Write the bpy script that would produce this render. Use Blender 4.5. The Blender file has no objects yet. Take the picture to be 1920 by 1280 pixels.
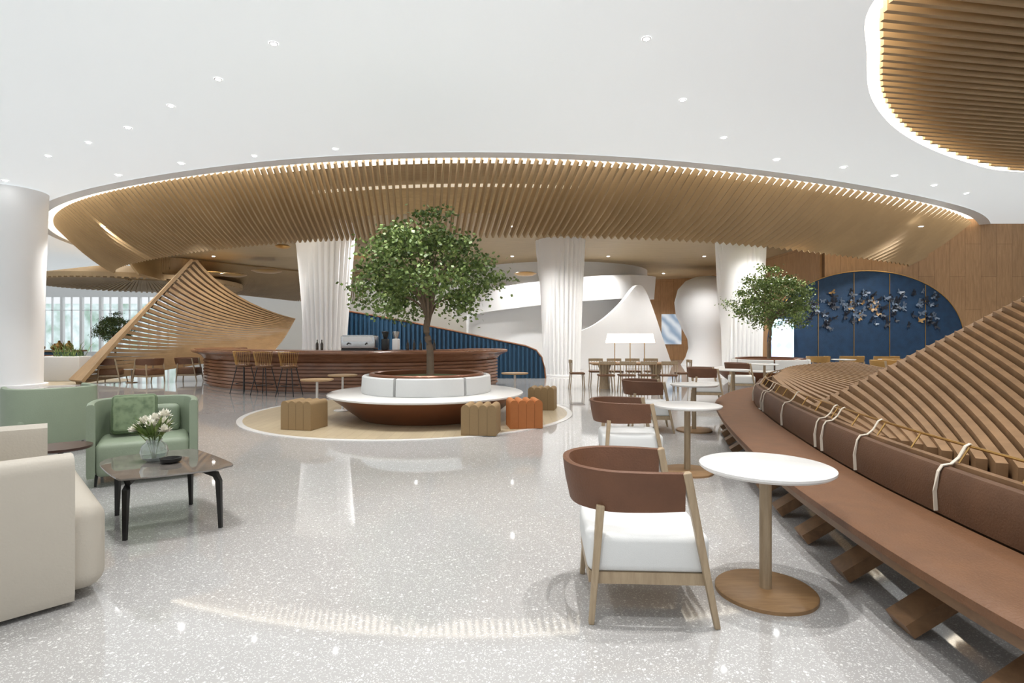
import bpy, bmesh, math, random
from mathutils import Vector, Matrix
random.seed(7)
F=1040.0; HZ=632.0; CH=1.5
SC=bpy.context.scene
def PZ(px,py,z):
    Y=(z-CH)*F/(HZ-py); return ((px-960)/F*Y, Y, z)
def PY(px,py,Y):
    return ((px-960)/F*Y, Y, CH+(HZ-py)*Y/F)
def L(c): 
    c=c/255.0
    return c/12.92 if c<=0.04045 else ((c+0.055)/1.055)**2.4
def C(r,g,b): return (L(r),L(g),L(b),1)
# ---------------- materials
def newmat(name):
    m=bpy.data.materials.new(name); m.use_nodes=True
    nt=m.node_tree; b=nt.nodes['Principled BSDF']
    return m,nt,b
def N(nt,t,**k):
    n=nt.nodes.new(t)
    for a,v in k.items():
        if a in n.inputs.keys() : n.inputs[a].default_value=v
        else: setattr(n,a,v)
    return n
def MIX(nt,fac,a,b,blend='MIX'):
    n=nt.nodes.new('ShaderNodeMix'); n.data_type='RGBA'; n.blend_type=blend
    for i,v in ((0,fac),(6,a),(7,b)):
        if isinstance(v,bpy.types.NodeSocket): nt.links.new(v,n.inputs[i])
        else: n.inputs[i].default_value=v
    return n.outputs[2]
def plain(name,col,rough=.5,metal=0,var=.06,scale=8,bump=0.0,emit=None,es=0,ior=None,dist=0):
    m,nt,b=newmat(name)
    tc=N(nt,'ShaderNodeTexCoord'); no=N(nt,'ShaderNodeTexNoise',Scale=float(scale),Detail=4.0,Distortion=float(dist))
    nt.links.new(tc.outputs['Object'],no.inputs['Vector'])
    o=MIX(nt,no.outputs['Fac'],tuple(c*(1-var) for c in col[:3])+(1,),tuple(min(1,c*(1+var)) for c in col[:3])+(1,))
    nt.links.new(o,b.inputs['Base Color'])
    b.inputs['Roughness'].default_value=rough; b.inputs['Metallic'].default_value=metal
    if ior: b.inputs['IOR'].default_value=ior
    if bump:
        n2=N(nt,'ShaderNodeTexNoise',Scale=scale*12.0,Detail=3.0); nt.links.new(tc.outputs['Object'],n2.inputs['Vector'])
        bp=N(nt,'ShaderNodeBump',Strength=bump,Distance=.01); nt.links.new(n2.outputs['Fac'],bp.inputs['Height']); nt.links.new(bp.outputs['Normal'],b.inputs['Normal'])
    if emit: b.inputs['Emission Color'].default_value=emit; b.inputs['Emission Strength'].default_value=es
    return m
def wood(name,c1,c2,stretch=(1,1,12),scale=6,rough=.45,planks=None,mort=(.45,.4,.35,1)):
    m,nt,b=newmat(name)
    tc=N(nt,'ShaderNodeTexCoord'); mp=N(nt,'ShaderNodeMapping')
    mp.inputs['Scale'].default_value=tuple(1/s for s in stretch)
    nt.links.new(tc.outputs['Object'],mp.inputs['Vector'])
    no=N(nt,'ShaderNodeTexNoise',Scale=scale*3.0,Detail=6.0,Roughness=.65,Distortion=.6); nt.links.new(mp.outputs['Vector'],no.inputs['Vector'])
    cr=N(nt,'ShaderNodeValToRGB'); cr.color_ramp.elements[0].position=.3; cr.color_ramp.elements[1].position=.7
    cr.color_ramp.elements[0].color=c1; cr.color_ramp.elements[1].color=c2
    nt.links.new(no.outputs['Fac'],cr.inputs['Fac']); out=cr.outputs['Color']
    if planks:
        ax0,ax1,bw,rh=planks
        sp=N(nt,'ShaderNodeSeparateXYZ'); cb=N(nt,'ShaderNodeCombineXYZ'); nt.links.new(tc.outputs['Object'],sp.inputs['Vector'])
        nt.links.new(sp.outputs[ax0],cb.inputs['X']); nt.links.new(sp.outputs[ax1],cb.inputs['Y'])
        br=N(nt,'ShaderNodeTexBrick',Scale=1.0); br.inputs['Brick Width'].default_value=bw; br.inputs['Row Height'].default_value=rh
        br.inputs['Mortar Size'].default_value=.006; br.inputs['Color1'].default_value=(.9,.9,.9,1); br.inputs['Color2'].default_value=(1,1,1,1); br.inputs['Mortar'].default_value=mort
        nt.links.new(cb.outputs['Vector'],br.inputs['Vector'])
        out=MIX(nt,1.0,out,br.outputs['Color'],'MULTIPLY')
    nt.links.new(out,b.inputs['Base Color']); b.inputs['Roughness'].default_value=rough
    return m
def emis(name,col,s):
    m,nt,b=newmat(name); b.inputs['Base Color'].default_value=col
    b.inputs['Emission Color'].default_value=col; b.inputs['Emission Strength'].default_value=s; return m
def terrazzo():
    m,nt,b=newmat('terrazzo')
    tc=N(nt,'ShaderNodeTexCoord'); prev=None
    base=N(nt,'ShaderNodeTexNoise',Scale=1.5,Detail=5.0); nt.links.new(tc.outputs['Object'],base.inputs['Vector'])
    cr=N(nt,'ShaderNodeValToRGB'); cr.color_ramp.elements[0].color=C(164,162,160); cr.color_ramp.elements[1].color=C(174,172,170)
    nt.links.new(base.outputs['Fac'],cr.inputs['Fac']); prev=cr.outputs['Color']
    for sc,thr,col,dist in ((46,.82,C(216,215,213),.33),(90,.76,C(204,203,201),.36),(160,.74,C(214,213,212),.40)):
        dn=N(nt,'ShaderNodeTexNoise',Scale=sc*1.6,Detail=1.0); nt.links.new(tc.outputs['Object'],dn.inputs['Vector'])
        vm=N(nt,'ShaderNodeVectorMath',operation='SCALE'); vm.inputs['Scale'].default_value=.9/sc; nt.links.new(dn.outputs['Color'],vm.inputs[0])
        ad=N(nt,'ShaderNodeVectorMath',operation='ADD'); nt.links.new(tc.outputs['Object'],ad.inputs[0]); nt.links.new(vm.outputs[0],ad.inputs[1])
        vo=N(nt,'ShaderNodeTexVoronoi',Scale=float(sc)); nt.links.new(ad.outputs[0],vo.inputs['Vector'])
        sp=N(nt,'ShaderNodeSeparateColor'); nt.links.new(vo.outputs['Color'],sp.inputs['Color'])
        g=N(nt,'ShaderNodeMath',operation='GREATER_THAN'); g.inputs[1].default_value=thr; nt.links.new(sp.outputs['Red'],g.inputs[0])
        l=N(nt,'ShaderNodeMath',operation='LESS_THAN'); l.inputs[1].default_value=dist; nt.links.new(vo.outputs['Distance'],l.inputs[0])
        mu=N(nt,'ShaderNodeMath',operation='MULTIPLY'); nt.links.new(g.outputs[0],mu.inputs[0]); nt.links.new(l.outputs[0],mu.inputs[1])
        prev=MIX(nt,mu.outputs[0],prev,col)
    nt.links.new(prev,b.inputs['Base Color']); b.inputs['Roughness'].default_value=.045; b.inputs['IOR'].default_value=1.75
    return m
M={}
M['terrazzo']=terrazzo()
M['ceil']=plain('white_ceiling_fill_glow',(.81,.83,.84,1),.9,var=.01,scale=1,emit=(.92,.975,1,1),es=.41)  # emission added so the plain ceiling itself fills the room with light
M['white']=plain('white_plaster',(.88,.88,.88,1),.7,var=.015,scale=2)
M['oak']=wood('light_oak_slat',C(148,118,82),C(174,142,102),(8,8,8),5,.5)
M['oakfin']=wood('golden_oak_fin',C(150,125,90),C(168,142,105),(20,20,20),4,.5)
M['oaklit']=wood('lit_golden_oak',C(172,146,110),C(190,164,126),(20,20,20),4,.5)  # fin oak with the canopies' missing uplight put into its colour
M['gold']=wood('golden_oak_ceiling',C(158,138,104),C(178,156,120),(10,1,1),5,.5)
M['slope']=wood('oak_slope_slat',C(126,96,66),C(154,120,86),(8,3,3),5,.5)
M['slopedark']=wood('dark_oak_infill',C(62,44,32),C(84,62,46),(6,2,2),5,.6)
M['wall']=wood('oak_wall_panel',C(160,122,84),C(190,150,108),(1,1,10),5,.45,('Z','X',2.6,.62))
M['wallfar']=wood('oak_wall_panel_far',C(164,126,88),C(192,152,110),(1,1,10),5,.45,('Z','X',2.6,.9))
M['parquet']=wood('oak_parquet',C(180,164,136),C(192,176,148),(1,8,1),5,.3,('Y','X',1.4,.16),(.8,.76,.7,1))
M['chairoak']=wood('chair_oak',C(148,128,102),C(172,152,124),(1,1,8),14,.45)
M['tableoak']=wood('table_base_oak',C(134,102,68),C(158,124,86),(6,1,1),10,.45)
M['benchoak']=wood('bench_oak',C(98,72,50),C(134,102,72),(3,6,3),8,.45)
M['walnut']=wood('walnut',C(116,78,56),C(148,104,78),(8,8,1),5,.2)
M['leather']=plain('brown_leather',C(104,70,44),.58,var=.25,scale=7,bump=.3)
M['benchback']=plain('bench_back_leather',C(86,58,38),.58,var=.25,scale=7,bump=.3)
M['darkleather']=plain('dark_brown_leather',C(100,65,43),.58,var=.25,scale=7,bump=.3)
M['fabric']=plain('white_fabric',C(214,214,212),.85,var=.02,scale=20,bump=.2)
M['cream']=plain('cream_leather',C(184,176,163),.6,var=.03,scale=6,bump=.15)
M['green']=plain('sage_green_leather',C(138,150,128),.5,var=.05,scale=6,bump=.15)
M['black']=plain('black_metal',C(24,23,22),.4,var=.05)
M['smoke']=plain('smoked_stone_top',C(116,110,104),.03,var=.6,scale=3,ior=2.0,dist=2.5)
M['darkglass']=plain('dark_bottle_glass',C(60,50,40),.1)
M['marble']=plain('white_speckled_stone',C(220,218,215),.25,var=.06,scale=60)
M['brass']=plain('brass',C(190,150,90),.3,metal=.9)
M['steel']=plain('steel',C(190,190,190),.25,metal=.9)
M['cork']=plain('tan_cork',C(146,120,84),.75,var=.08,scale=40,bump=.3)
M['corkseam']=plain('tan_groove',C(112,90,62),.9)
M['orange']=plain('orange_leather',C(178,108,54),.6,var=.08,scale=20,bump=.3)
M['orangeseam']=plain('orange_groove',C(128,72,36),.9)
M['copper']=plain('copper_brown_lacquer',C(124,78,52),.28,metal=.3,var=.08)
M['sidedark']=plain('dark_walnut_lacquer',C(66,44,36),.3,var=.08)
M['blue']=plain('blue_slat',C(26,66,94),.5,var=.1)
M['bluefab']=plain('blue_textured_panel',C(17,50,80),.7,var=.5,scale=4,bump=.9)
M['strap']=plain('cream_strap',C(210,200,184),.5)
M['soil']=plain('mossy_soil',C(70,78,40),.95,var=.4,scale=12,bump=.6)
M['bark']=plain('bark',C(120,102,84),.85,var=.25,scale=10,bump=.6)
M['lens']=emis('downlight_lens',(1,1,.98,1),30)
M['cove']=emis('warm_cove_strip',(1,.92,.76,1),2.5)
M['cove2']=emis('white_cove_strip',(1,.94,.82,1),3.6)
M['softcove']=emis('soft_cove',(1,.92,.76,1),.35)
M['shade']=emis('lamp_shade_glow',(1,.93,.82,1),2.2)
M['yellow']=plain('mustard_leather',C(160,122,64),.6)
m,nt,b=newmat('green_woven_fabric'); tc=N(nt,'ShaderNodeTexCoord'); wv=N(nt,'ShaderNodeTexWave',Scale=14.0,Distortion=3.0); nt.links.new(tc.outputs['Object'],wv.inputs['Vector'])
nt.links.new(MIX(nt,wv.outputs['Fac'],C(84,100,74),C(128,144,112)),b.inputs['Base Color']); b.inputs['Roughness'].default_value=.8; M['greenfab']=m
m,nt,b=newmat('colourful_screen'); tc=N(nt,'ShaderNodeTexCoord'); vo=N(nt,'ShaderNodeTexVoronoi',Scale=5.0); nt.links.new(tc.outputs['Object'],vo.inputs['Vector'])
nt.links.new(MIX(nt,.55,vo.outputs['Color'],(.1,.5,.9,1)),b.inputs['Emission Color']); b.inputs['Emission Strength'].default_value=.9; M['screen']=m
m,nt,b=newmat('pale_blue_display'); tc=N(nt,'ShaderNodeTexCoord'); wv=N(nt,'ShaderNodeTexWave',Scale=.7,Distortion=4.0); wv.bands_direction='DIAGONAL'; nt.links.new(tc.outputs['Object'],wv.inputs['Vector'])
nt.links.new(MIX(nt,wv.outputs['Fac'],C(140,165,190),C(225,232,238)),b.inputs['Emission Color']); b.inputs['Emission Strength'].default_value=.8; b.inputs['Base Color'].default_value=(.1,.1,.1,1); M['poster']=m
def leafmat(name,ca,cb,cc,sc=9.0):
    m,nt,b=newmat(name); tc=N(nt,'ShaderNodeTexCoord'); no=N(nt,'ShaderNodeTexNoise',Scale=sc,Detail=6.0); nt.links.new(tc.outputs['Object'],no.inputs['Vector'])
    cr=N(nt,'ShaderNodeValToRGB'); e=cr.color_ramp.elements; e[0].position=.32; e[0].color=ca; e[1].position=.68; e[1].color=cc; x=e.new(.5); x.color=cb
    nt.links.new(no.outputs['Fac'],cr.inputs['Fac']); nt.links.new(cr.outputs['Color'],b.inputs['Base Color']); b.inputs['Roughness'].default_value=.45
    return m
M['leaf']=leafmat('tree_leaf',C(56,76,34),C(94,116,54),C(148,162,92))
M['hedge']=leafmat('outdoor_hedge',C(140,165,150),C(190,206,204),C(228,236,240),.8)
M['petal']=plain('white_petal',C(238,234,220),.6,var=.05)
m,nt,b=newmat('clear_glass'); b.inputs['Base Color'].default_value=(.9,.95,.93,1); b.inputs['Roughness'].default_value=.03; b.inputs['Transmission Weight'].default_value=.85; M['glass']=m
# ---------------- mesh builder
def frame(d):
    d=Vector(d).normalized(); up=Vector((0,0,1))
    if abs(d.z)>.98: up=Vector((0,1,0))
    s=d.cross(up).normalized(); u=s.cross(d).normalized(); return s,u
def catmull(pts,n):
    pts=[Vector(p) for p in pts]; out=[]
    P=[pts[0]*2-pts[1]]+pts+[pts[-1]*2-pts[-2]]
    segs=len(pts)-1
    for i in range(segs):
        for k in range(n):
            t=k/n; a,b,c,d=P[i],P[i+1],P[i+2],P[i+3]
            out.append(.5*((2*b)+(c-a)*t+(2*a-5*b+4*c-d)*t*t+(3*b-a-3*c+d)*t**3))
    out.append(pts[-1]); return out
def resample(pts,n,warp=0):
    pts=[Vector(p) for p in pts]; d=[0]
    for i in range(1,len(pts)): d.append(d[-1]+(pts[i]-pts[i-1]).length)
    out=[]; j=0
    for k in range(n):
        v=2*k/(n-1)-1; v=v*(1+warp*v*v)/(1+warp); t=d[-1]*(v+1)/2
        while j<len(pts)-2 and d[j+1]<t: j+=1
        q=(t-d[j])/max(1e-9,d[j+1]-d[j]); out.append(pts[j].lerp(pts[j+1],min(1,q)))
    return out
def smooth(pts,it):
    pts=[Vector(p) for p in pts]
    for _ in range(it): pts=[pts[0]]+[(pts[i-1]+pts[i]*2+pts[i+1])/4 for i in range(1,len(pts)-1)]+[pts[-1]]
    return pts
class MB:
    def __init__(s): s.v=[]; s.f=[]
    def add(s,vs,fs):
        n=len(s.v); s.v+=[tuple(v) for v in vs]; s.f+=[tuple(i+n for i in f) for f in fs]; return s
    def box(s,c,d,rz=0):
        hx,hy,hz=d[0]/2,d[1]/2,d[2]/2; cs,sn=math.cos(rz),math.sin(rz)
        vs=[]
        for z in(-hz,hz):
            for x,y in((-hx,-hy),(hx,-hy),(hx,hy),(-hx,hy)): vs.append((c[0]+x*cs-y*sn,c[1]+x*sn+y*cs,c[2]+z))
        return s.add(vs,[(0,1,2,3),(4,5,6,7),(0,1,5,4),(1,2,6,5),(2,3,7,6),(3,0,4,7)])
    def beam(s,p0,p1,w0,d0,w1=None,d1=None):
        w1=w0 if w1 is None else w1; d1=d0 if d1 is None else d1
        return s.strip([p0,p1],[w0,w1],[d0,d1])
    def strip(s,pts,w,d):
        pts=[Vector(p) for p in pts]; n=len(pts); vs=[]; fs=[]
        for i,p in enumerate(pts):
            t=pts[min(i+1,n-1)]-pts[max(i-1,0)]; a,u=frame(t)
            wi=(w[i] if isinstance(w,list) else w)/2; di=(d[i] if isinstance(d,list) else d)/2
            vs+=[p-a*wi-u*di,p+a*wi-u*di,p+a*wi+u*di,p-a*wi+u*di]
        for i in range(n-1):
            for k in range(4):
                a=i*4+k; b2=i*4+(k+1)%4; fs.append((a,b2,b2+4,a+4))
        fs+=[(0,1,2,3),(n*4-4,n*4-3,n*4-2,n*4-1)]
        return s.add(vs,fs)
    def tube(s,pts,r,n=8):
        pts=[Vector(p) for p in pts]; m=len(pts); vs=[];fs=[]
        for i,p in enumerate(pts):
            t=pts[min(i+1,m-1)]-pts[max(i-1,0)]; a,u=frame(t); ri=r[i] if isinstance(r,list) else r
            for k in range(n):
                an=2*math.pi*k/n; vs.append(p+a*math.cos(an)*ri+u*math.sin(an)*ri)
        for i in range(m-1):
            for k in range(n): fs.append((i*n+k,i*n+(k+1)%n,(i+1)*n+(k+1)%n,(i+1)*n+k))
        fs+=[tuple(range(n)),tuple(range((m-1)*n,m*n))]
        return s.add(vs,fs)
    def lathe(s,prof,c=(0,0,0),n=40,fn=None,cap=True):
        vs=[];fs=[];m=len(prof)
        for r,z in prof:
            for k in range(n):
                an=2*math.pi*k/n; rr=r if fn is None else fn(r,z,an,k)
                vs.append((c[0]+rr*math.cos(an),c[1]+rr*math.sin(an),c[2]+z))
        for i in range(m-1):
            for k in range(n): fs.append((i*n+k,i*n+(k+1)%n,(i+1)*n+(k+1)%n,(i+1)*n+k))
        if cap and prof[0][0]>1e-4: fs.append(tuple(range(n)))
        if cap and prof[-1][0]>1e-4: fs.append(tuple(range((m-1)*n,m*n)))
        return s.add(vs,fs)
    def sweep(s,path,prof,cap=True):
        path=[Vector((p[0],p[1],p[2] if len(p)>2 else 0)) for p in path]; m=len(path); n=len(prof); vs=[];fs=[]
        for i,p in enumerate(path):
            t=path[min(i+1,m-1)]-path[max(i-1,0)]; t.z=0; t.normalize(); nn=Vector((t.y,-t.x,0))
            for o,z in prof: vs.append(p+nn*o+Vector((0,0,z)))
        for i in range(m-1):
            for k in range(n): fs.append((i*n+k,i*n+(k+1)%n,(i+1)*n+(k+1)%n,(i+1)*n+k))
        if cap: fs+=[tuple(range(n)),tuple(range((m-1)*n,m*n))]
        return s.add(vs,fs)
    def prism(s,outline,axis,a,b):
        n=len(outline)
        mk=(lambda p,h:(p[0],h,p[1])) if axis=='y' else (lambda p,h:(p[0],p[1],h))
        vs=[mk(p,a) for p in outline]+[mk(p,b) for p in outline]
        fs=[tuple(range(n)),tuple(range(n,2*n))]+[(k,(k+1)%n,(k+1)%n+n,k+n) for k in range(n)]
        return s.add(vs,fs)
    def obj(s,name,mat,parent=None,smooth=True,loc=(0,0,0),bevel=0,label=None,seg=3):
        me=bpy.data.meshes.new(name); me.from_pydata(s.v,[],s.f); 
        bm=bmesh.new(); bm.from_mesh(me); bmesh.ops.recalc_face_normals(bm,faces=bm.faces)
        if bevel: bmesh.ops.bevel(bm,geom=list(bm.edges),offset=bevel,segments=seg,profile=.5,affect='EDGES',clamp_overlap=True)
        bm.to_mesh(me); bm.free()
        if smooth:
            me.shade_smooth()
            try: me.set_sharp_from_angle(angle=math.radians(38))
            except Exception: pass
        me.materials.append(mat); o=bpy.data.objects.new(name,me); SC.collection.objects.link(o); o.location=loc
        if parent: o.parent=parent
        if label: o['label']=label
        return o
def root(name,loc,rz=0,label='',cat='',group=None):
    e=bpy.data.objects.new(name,None); e.empty_display_size=.2; SC.collection.objects.link(e); e.location=loc; e.rotation_euler=(0,0,rz)
    return tag(e,label,cat,group)
def tag(o,label,cat,group=None):
    o['label']=label; o['category']=cat
    if group: o['group']=group
    return o
def struct(o): o['kind']='structure'; return o
def dup(r,loc,rz=0,scale=None,label=None,group=None,mats=None):
    def cp(o,par):
        c=o.copy(); SC.collection.objects.link(c)
        if par is not None:
            c.parent=par; c.matrix_parent_inverse=o.matrix_parent_inverse.copy()
        if mats and c.type=='MESH' and o.data.materials[0].name in mats:
            c.data=o.data.copy(); c.data.materials[0]=mats[o.data.materials[0].name]
        for ch in list(o.children): cp(ch,c)
        return c
    c=cp(r,None); c.location=loc; c.rotation_euler=(0,0,rz)
    if scale: c.scale=(scale,)*3 if not isinstance(scale,tuple) else scale
    if label: c['label']=label
    if group: c['group']=group
    return c
def fillpoly(loops,z,name,mat):
    bm=bmesh.new(); es=[]
    for lp in loops:
        vs=[bm.verts.new((p[0],p[1],z)) for p in lp]
        for i in range(len(vs)): es.append(bm.edges.new((vs[i],vs[(i+1)%len(vs)])))
    bmesh.ops.triangle_fill(bm,use_beauty=True,use_dissolve=False,edges=es)
    me=bpy.data.meshes.new(name); bm.to_mesh(me); bm.free(); me.materials.append(mat)
    o=bpy.data.objects.new(name,me); SC.collection.objects.link(o); return o
def offset_loop(lp,d):
    n=len(lp); c=Vector((sum(p[0] for p in lp)/n,sum(p[1] for p in lp)/n)); out=[]
    for i in range(n):
        a=Vector(lp[i-1][:2]); b=Vector(lp[(i+1)%n][:2]); t=(b-a).normalized(); nn=Vector((-t.y,t.x)); p=Vector(lp[i][:2])
        if nn.dot(c-p)<0: nn=-nn
        out.append(p+nn*d)
    return out
def band(l1,z1,l2,z2,mb):
    n=len(l1); mb.add([(p[0],p[1],z1) for p in l1]+[(p[0],p[1],z2) for p in l2],[(i,(i+1)%n,(i+1)%n+n,i+n) for i in range(n)])
# ---------------- camera
cam=bpy.data.objects.new('camera',bpy.data.cameras.new('camera')); SC.collection.objects.link(cam)
cam.location=(0,0,CH); cam.rotation_euler=(math.pi/2,0,0); cam.data.sensor_width=36; cam.data.lens=F/1920*36; cam.data.shift_y=-8/1920; cam.data.clip_end=300
SC.camera=cam
try: SC.view_settings.view_transform='Standard'; SC.view_settings.look='None'
except Exception: pass
# ---------------- shell
X0,X1,Y0,Y1,ZC=-38,25,-5,43,6.0
struct(MB().box(((X0+X1)/2,(Y0+Y1)/2,-.05),(X1-X0,Y1-Y0,.1)).obj('floor',M['terrazzo'],smooth=False))
U2=[(-21.3,28,0),(-20.2,24.5,0),(-17.4,20.4,0),(-14.7,18.2,0),(-12.2,16.75,0),(-8.6,15.2,0),(-5.6,14.2,0),(-2.5,13.75,0),(.53,13.75,0),(3.3,14.15,0),(6.4,15.1,0),(10.3,16.7,0),(14.1,18.6,0),(17.4,20.6,0),(18.9,22.4,0)]
Ucur=smooth(resample(catmull(U2,10),130),60)
back=catmull([(18.9,22.4,0),(20.5,27,0),(19,34,0),(12,39,0),(2,41,0),(-8,41,0),(-17,38,0),(-21.3,33,0),(-21.3,28,0)],6)
mainloop=[p for p in Ucur]+back[1:-1]
d2=[(4.9,5.5,0),(4.84,7.4,0),(5.63,8.8,0),(6.9,10.6,0),(8.8,12.4,0),(11.4,14.1,0),(13.9,15.1,0),(17.5,14.6,0),(20.5,12,0),(21,8,0),(17.5,4,0),(11,2.2,0),(6.8,3.2,0),(4.9,5.5,0)]
disc=catmull(d2,8)[:-1]
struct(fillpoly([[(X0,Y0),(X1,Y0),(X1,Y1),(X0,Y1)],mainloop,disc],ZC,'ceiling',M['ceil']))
struct(MB().box((X0-.1,(Y0+Y1)/2,3.2),(.2,Y1-Y0,6.6)).obj('wall_left',M['white'],smooth=False))
struct(MB().box((X1+.1,(Y0+Y1)/2,3.2),(.2,Y1-Y0,6.6)).obj('wall_right',M['white'],smooth=False))
wb=MB(); wb.box(((-26+X1)/2,Y1+.1,3.2),(X1+26,.2,6.6)); wb.box(((X0-26)/2,Y1+.1,5.6),(12,.2,1.8)); wb.box(((X0-26)/2,Y1+.1,.15),(12,.2,.3))
struct(wb.obj('wall_back',M['white'],smooth=False))
for i in range(8):
    x=-37.2+i*1.5
    w=MB(); w.box((x-.72,Y1+.1,2.5),(.2,.25,4.4)); w.box((x+.0,Y1+.1,.35),(1.5,.2,.08)); w.box((x,Y1+.1,4.66),(1.5,.2,.08)); w.box((x,Y1+.1,3.6),(1.5,.12,.05)); w.box((x,Y1+.1,2.5),(.07,.12,4.3))
    struct(w.obj('window_%d'%(i+1),M['white'],smooth=False))
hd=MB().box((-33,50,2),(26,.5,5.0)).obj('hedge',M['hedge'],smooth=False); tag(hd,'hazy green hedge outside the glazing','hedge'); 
in1=offset_loop(mainloop,1.5); in2=offset_loop(mainloop,3.0)
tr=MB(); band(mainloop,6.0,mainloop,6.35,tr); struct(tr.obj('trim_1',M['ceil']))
out1=offset_loop(mainloop,-.35); tr=MB(); band(mainloop,5.96,out1,5.985,tr); band(mainloop,5.96,mainloop,6.02,tr); struct(tr.obj('trim_2',M['white']))
cv=MB(); band(mainloop,6.3,in1,6.3,cv); struct(cv.obj('trim_3',M['cove']))
cg=MB(); band(in1,6.3,in2,6.15,cg); struct(cg.obj('trim_4',M['gold']))
cg=MB(); band(in2,6.15,in2,6.05,cg); struct(cg.obj('trim_5',M['softcove']))
in25=offset_loop(mainloop,3.2); cg=MB(); band(in2,6.05,in25,5.3,cg); struct(cg.obj('trim_8',M['gold']))
g=fillpoly([in25],5.3,'ceiling.001',M['gold']); struct(g)
di=offset_loop(disc,.2); tr=MB(); band(disc,6.0,disc,6.35,tr); struct(tr.obj('trim_6',M['cove2'])); 
dii=offset_loop(disc,.6); tr=MB(); band(disc,6.35,dii,6.35,tr); struct(tr.obj('trim_7',M['cove2']))
g=fillpoly([dii],6.36,'ceiling.002',M['gold']); struct(g)
def clip(poly,o,d):
    ts=[]; n=len(poly); nx=Vector((-d.y,d.x))
    for i in range(n):
        a=Vector(poly[i][:2])-o; b=Vector(poly[(i+1)%n][:2])-o; sa,sb=a.dot(nx),b.dot(nx)
        if (sa<0)!=(sb<0):
            q=sa/(sa-sb); ts.append((a.lerp(b,q)).dot(d))
    return (min(ts),max(ts)) if len(ts)>=2 else None
sl=MB(); dr=Vector((1,.16)).normalized(); nr=Vector((-dr.y,dr.x))
for k in range(74):
    o=Vector((12,8.7))+nr*(k-37)*.2; r=clip(di,o,dr)
    if r and r[1]-r[0]>.5:
        a=o+dr*(r[0]); b2=o+dr*(r[1]); sl.beam((a.x,a.y,6.05),(b2.x,b2.y,6.05),.07,.18)
o=sl.obj('slatted_ceiling_canopy',M['oaklit'],smooth=False); tag(o,'round recessed canopy of parallel golden oak slats with glowing rim','ceiling canopy')
Lc=[(-19.2,28,0),(-18,25,0),(-16.1,22.6,0),(-13.6,20.5,0),(-10.7,18.5,0),(-6.5,16.4,0),(-2.4,15.7,0),(.6,15.55,0),(3.7,15.95,0),(6.8,16.9,0),(10.7,18.9,0),(14.2,20.9,0),(16,22.2,0)]
def finring(U,Lw,n,zt,zb,w,d,bul,it=0,taper=0,warp=0):
    U=resample(smooth(resample(U,200),it),n,warp); Lw=resample(smooth(resample(Lw,200),it),n,warp); mb=MB()
    for i,(a,b2) in enumerate(zip(U,Lw)):
        pts=[]; e=abs(2*i/(n-1)-1); dd=d*(1-taper*e*e)
        for q in range(8):
            t=q/7; p=a.lerp(b2,t); z=zt+(zb-zt)*t+bul*math.sin(math.pi*t); pts.append((p.x,p.y,z))
        mb.strip(pts,w,[dd*(.7+.4*math.sin(math.pi*q/7)) for q in range(8)])
    return mb
cx=Vector((0,27,0)); Ui=[u+(cx-u).normalized()*.2 for u in Ucur]
o=finring(Ui,catmull(Lc,8),174,6.03,4.35,.052,.24,-.12,110,.5,.45).obj('slatted_ceiling_ring',M['oakfin'],smooth=False); tag(o,'huge curved ring of hanging golden oak fins around the ceiling opening','ceiling canopy')
o=finring([PZ(235,484,5.0),PZ(320,492,5.0),PZ(420,502,5.0),PZ(560,516,5.0),PZ(680,520,5.0)],[PZ(262,508,4.25),PZ(330,527,4.25),PZ(430,545,4.25),PZ(560,560,4.25),PZ(680,560,4.25)],150,5.25,4.1,.07,.12,-.1,20).obj('slatted_ceiling_ring',M['oakfin'],smooth=False); tag(o,'smaller inner ring of golden oak fins','ceiling canopy')
def canopy(cx_,cy,r,z,name,label):
    mb=MB(); n=110
    for k in range(n):
        a=2*math.pi*k/n; ca,sa=math.cos(a),math.sin(a)
        mb.strip([(cx_+ca*r*q,cy+sa*r*q,z+h) for q,h in((.35,.50),(.65,.24),(.85,.08),(1.0,.02))],.10,.06)
    mb.lathe([(.05,.6),(r*.35,.53),(r*.65,.27),(r*.85,.11),(r*1.0,.05),(r*1.0,.25),(r*.5,.8)],(cx_,cy,z),64,None,cap=False)
    o=mb.obj(name,M['oaklit'],smooth=False); tag(o,label,'ceiling canopy'); return o
canopy(-19.3,29,4.7,4.15,'slatted_ceiling_canopy','round dish canopy of radial oak slats under the white ceiling')
for (px,py,z,r) in((395,513,4.6,.9),(500,508,4.7,.7),(665,482,4.7,.65),(985,513,4.25,.5),(437,515,4.4,.6),(530,462,5.0,.3)):
    p=PZ(px,py,z); o=MB().lathe([(.01,-.1),(r*.7,-.07),(r,.0),(r*.7,.06),(.01,.08)],(0,0,0),32).obj('ceiling_disc',M['brass'],loc=(p[0],min(p[1],38),z)); tag(o,'thin golden disc hanging under the oak ceiling','pendant',group='golden ceiling discs')
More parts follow.
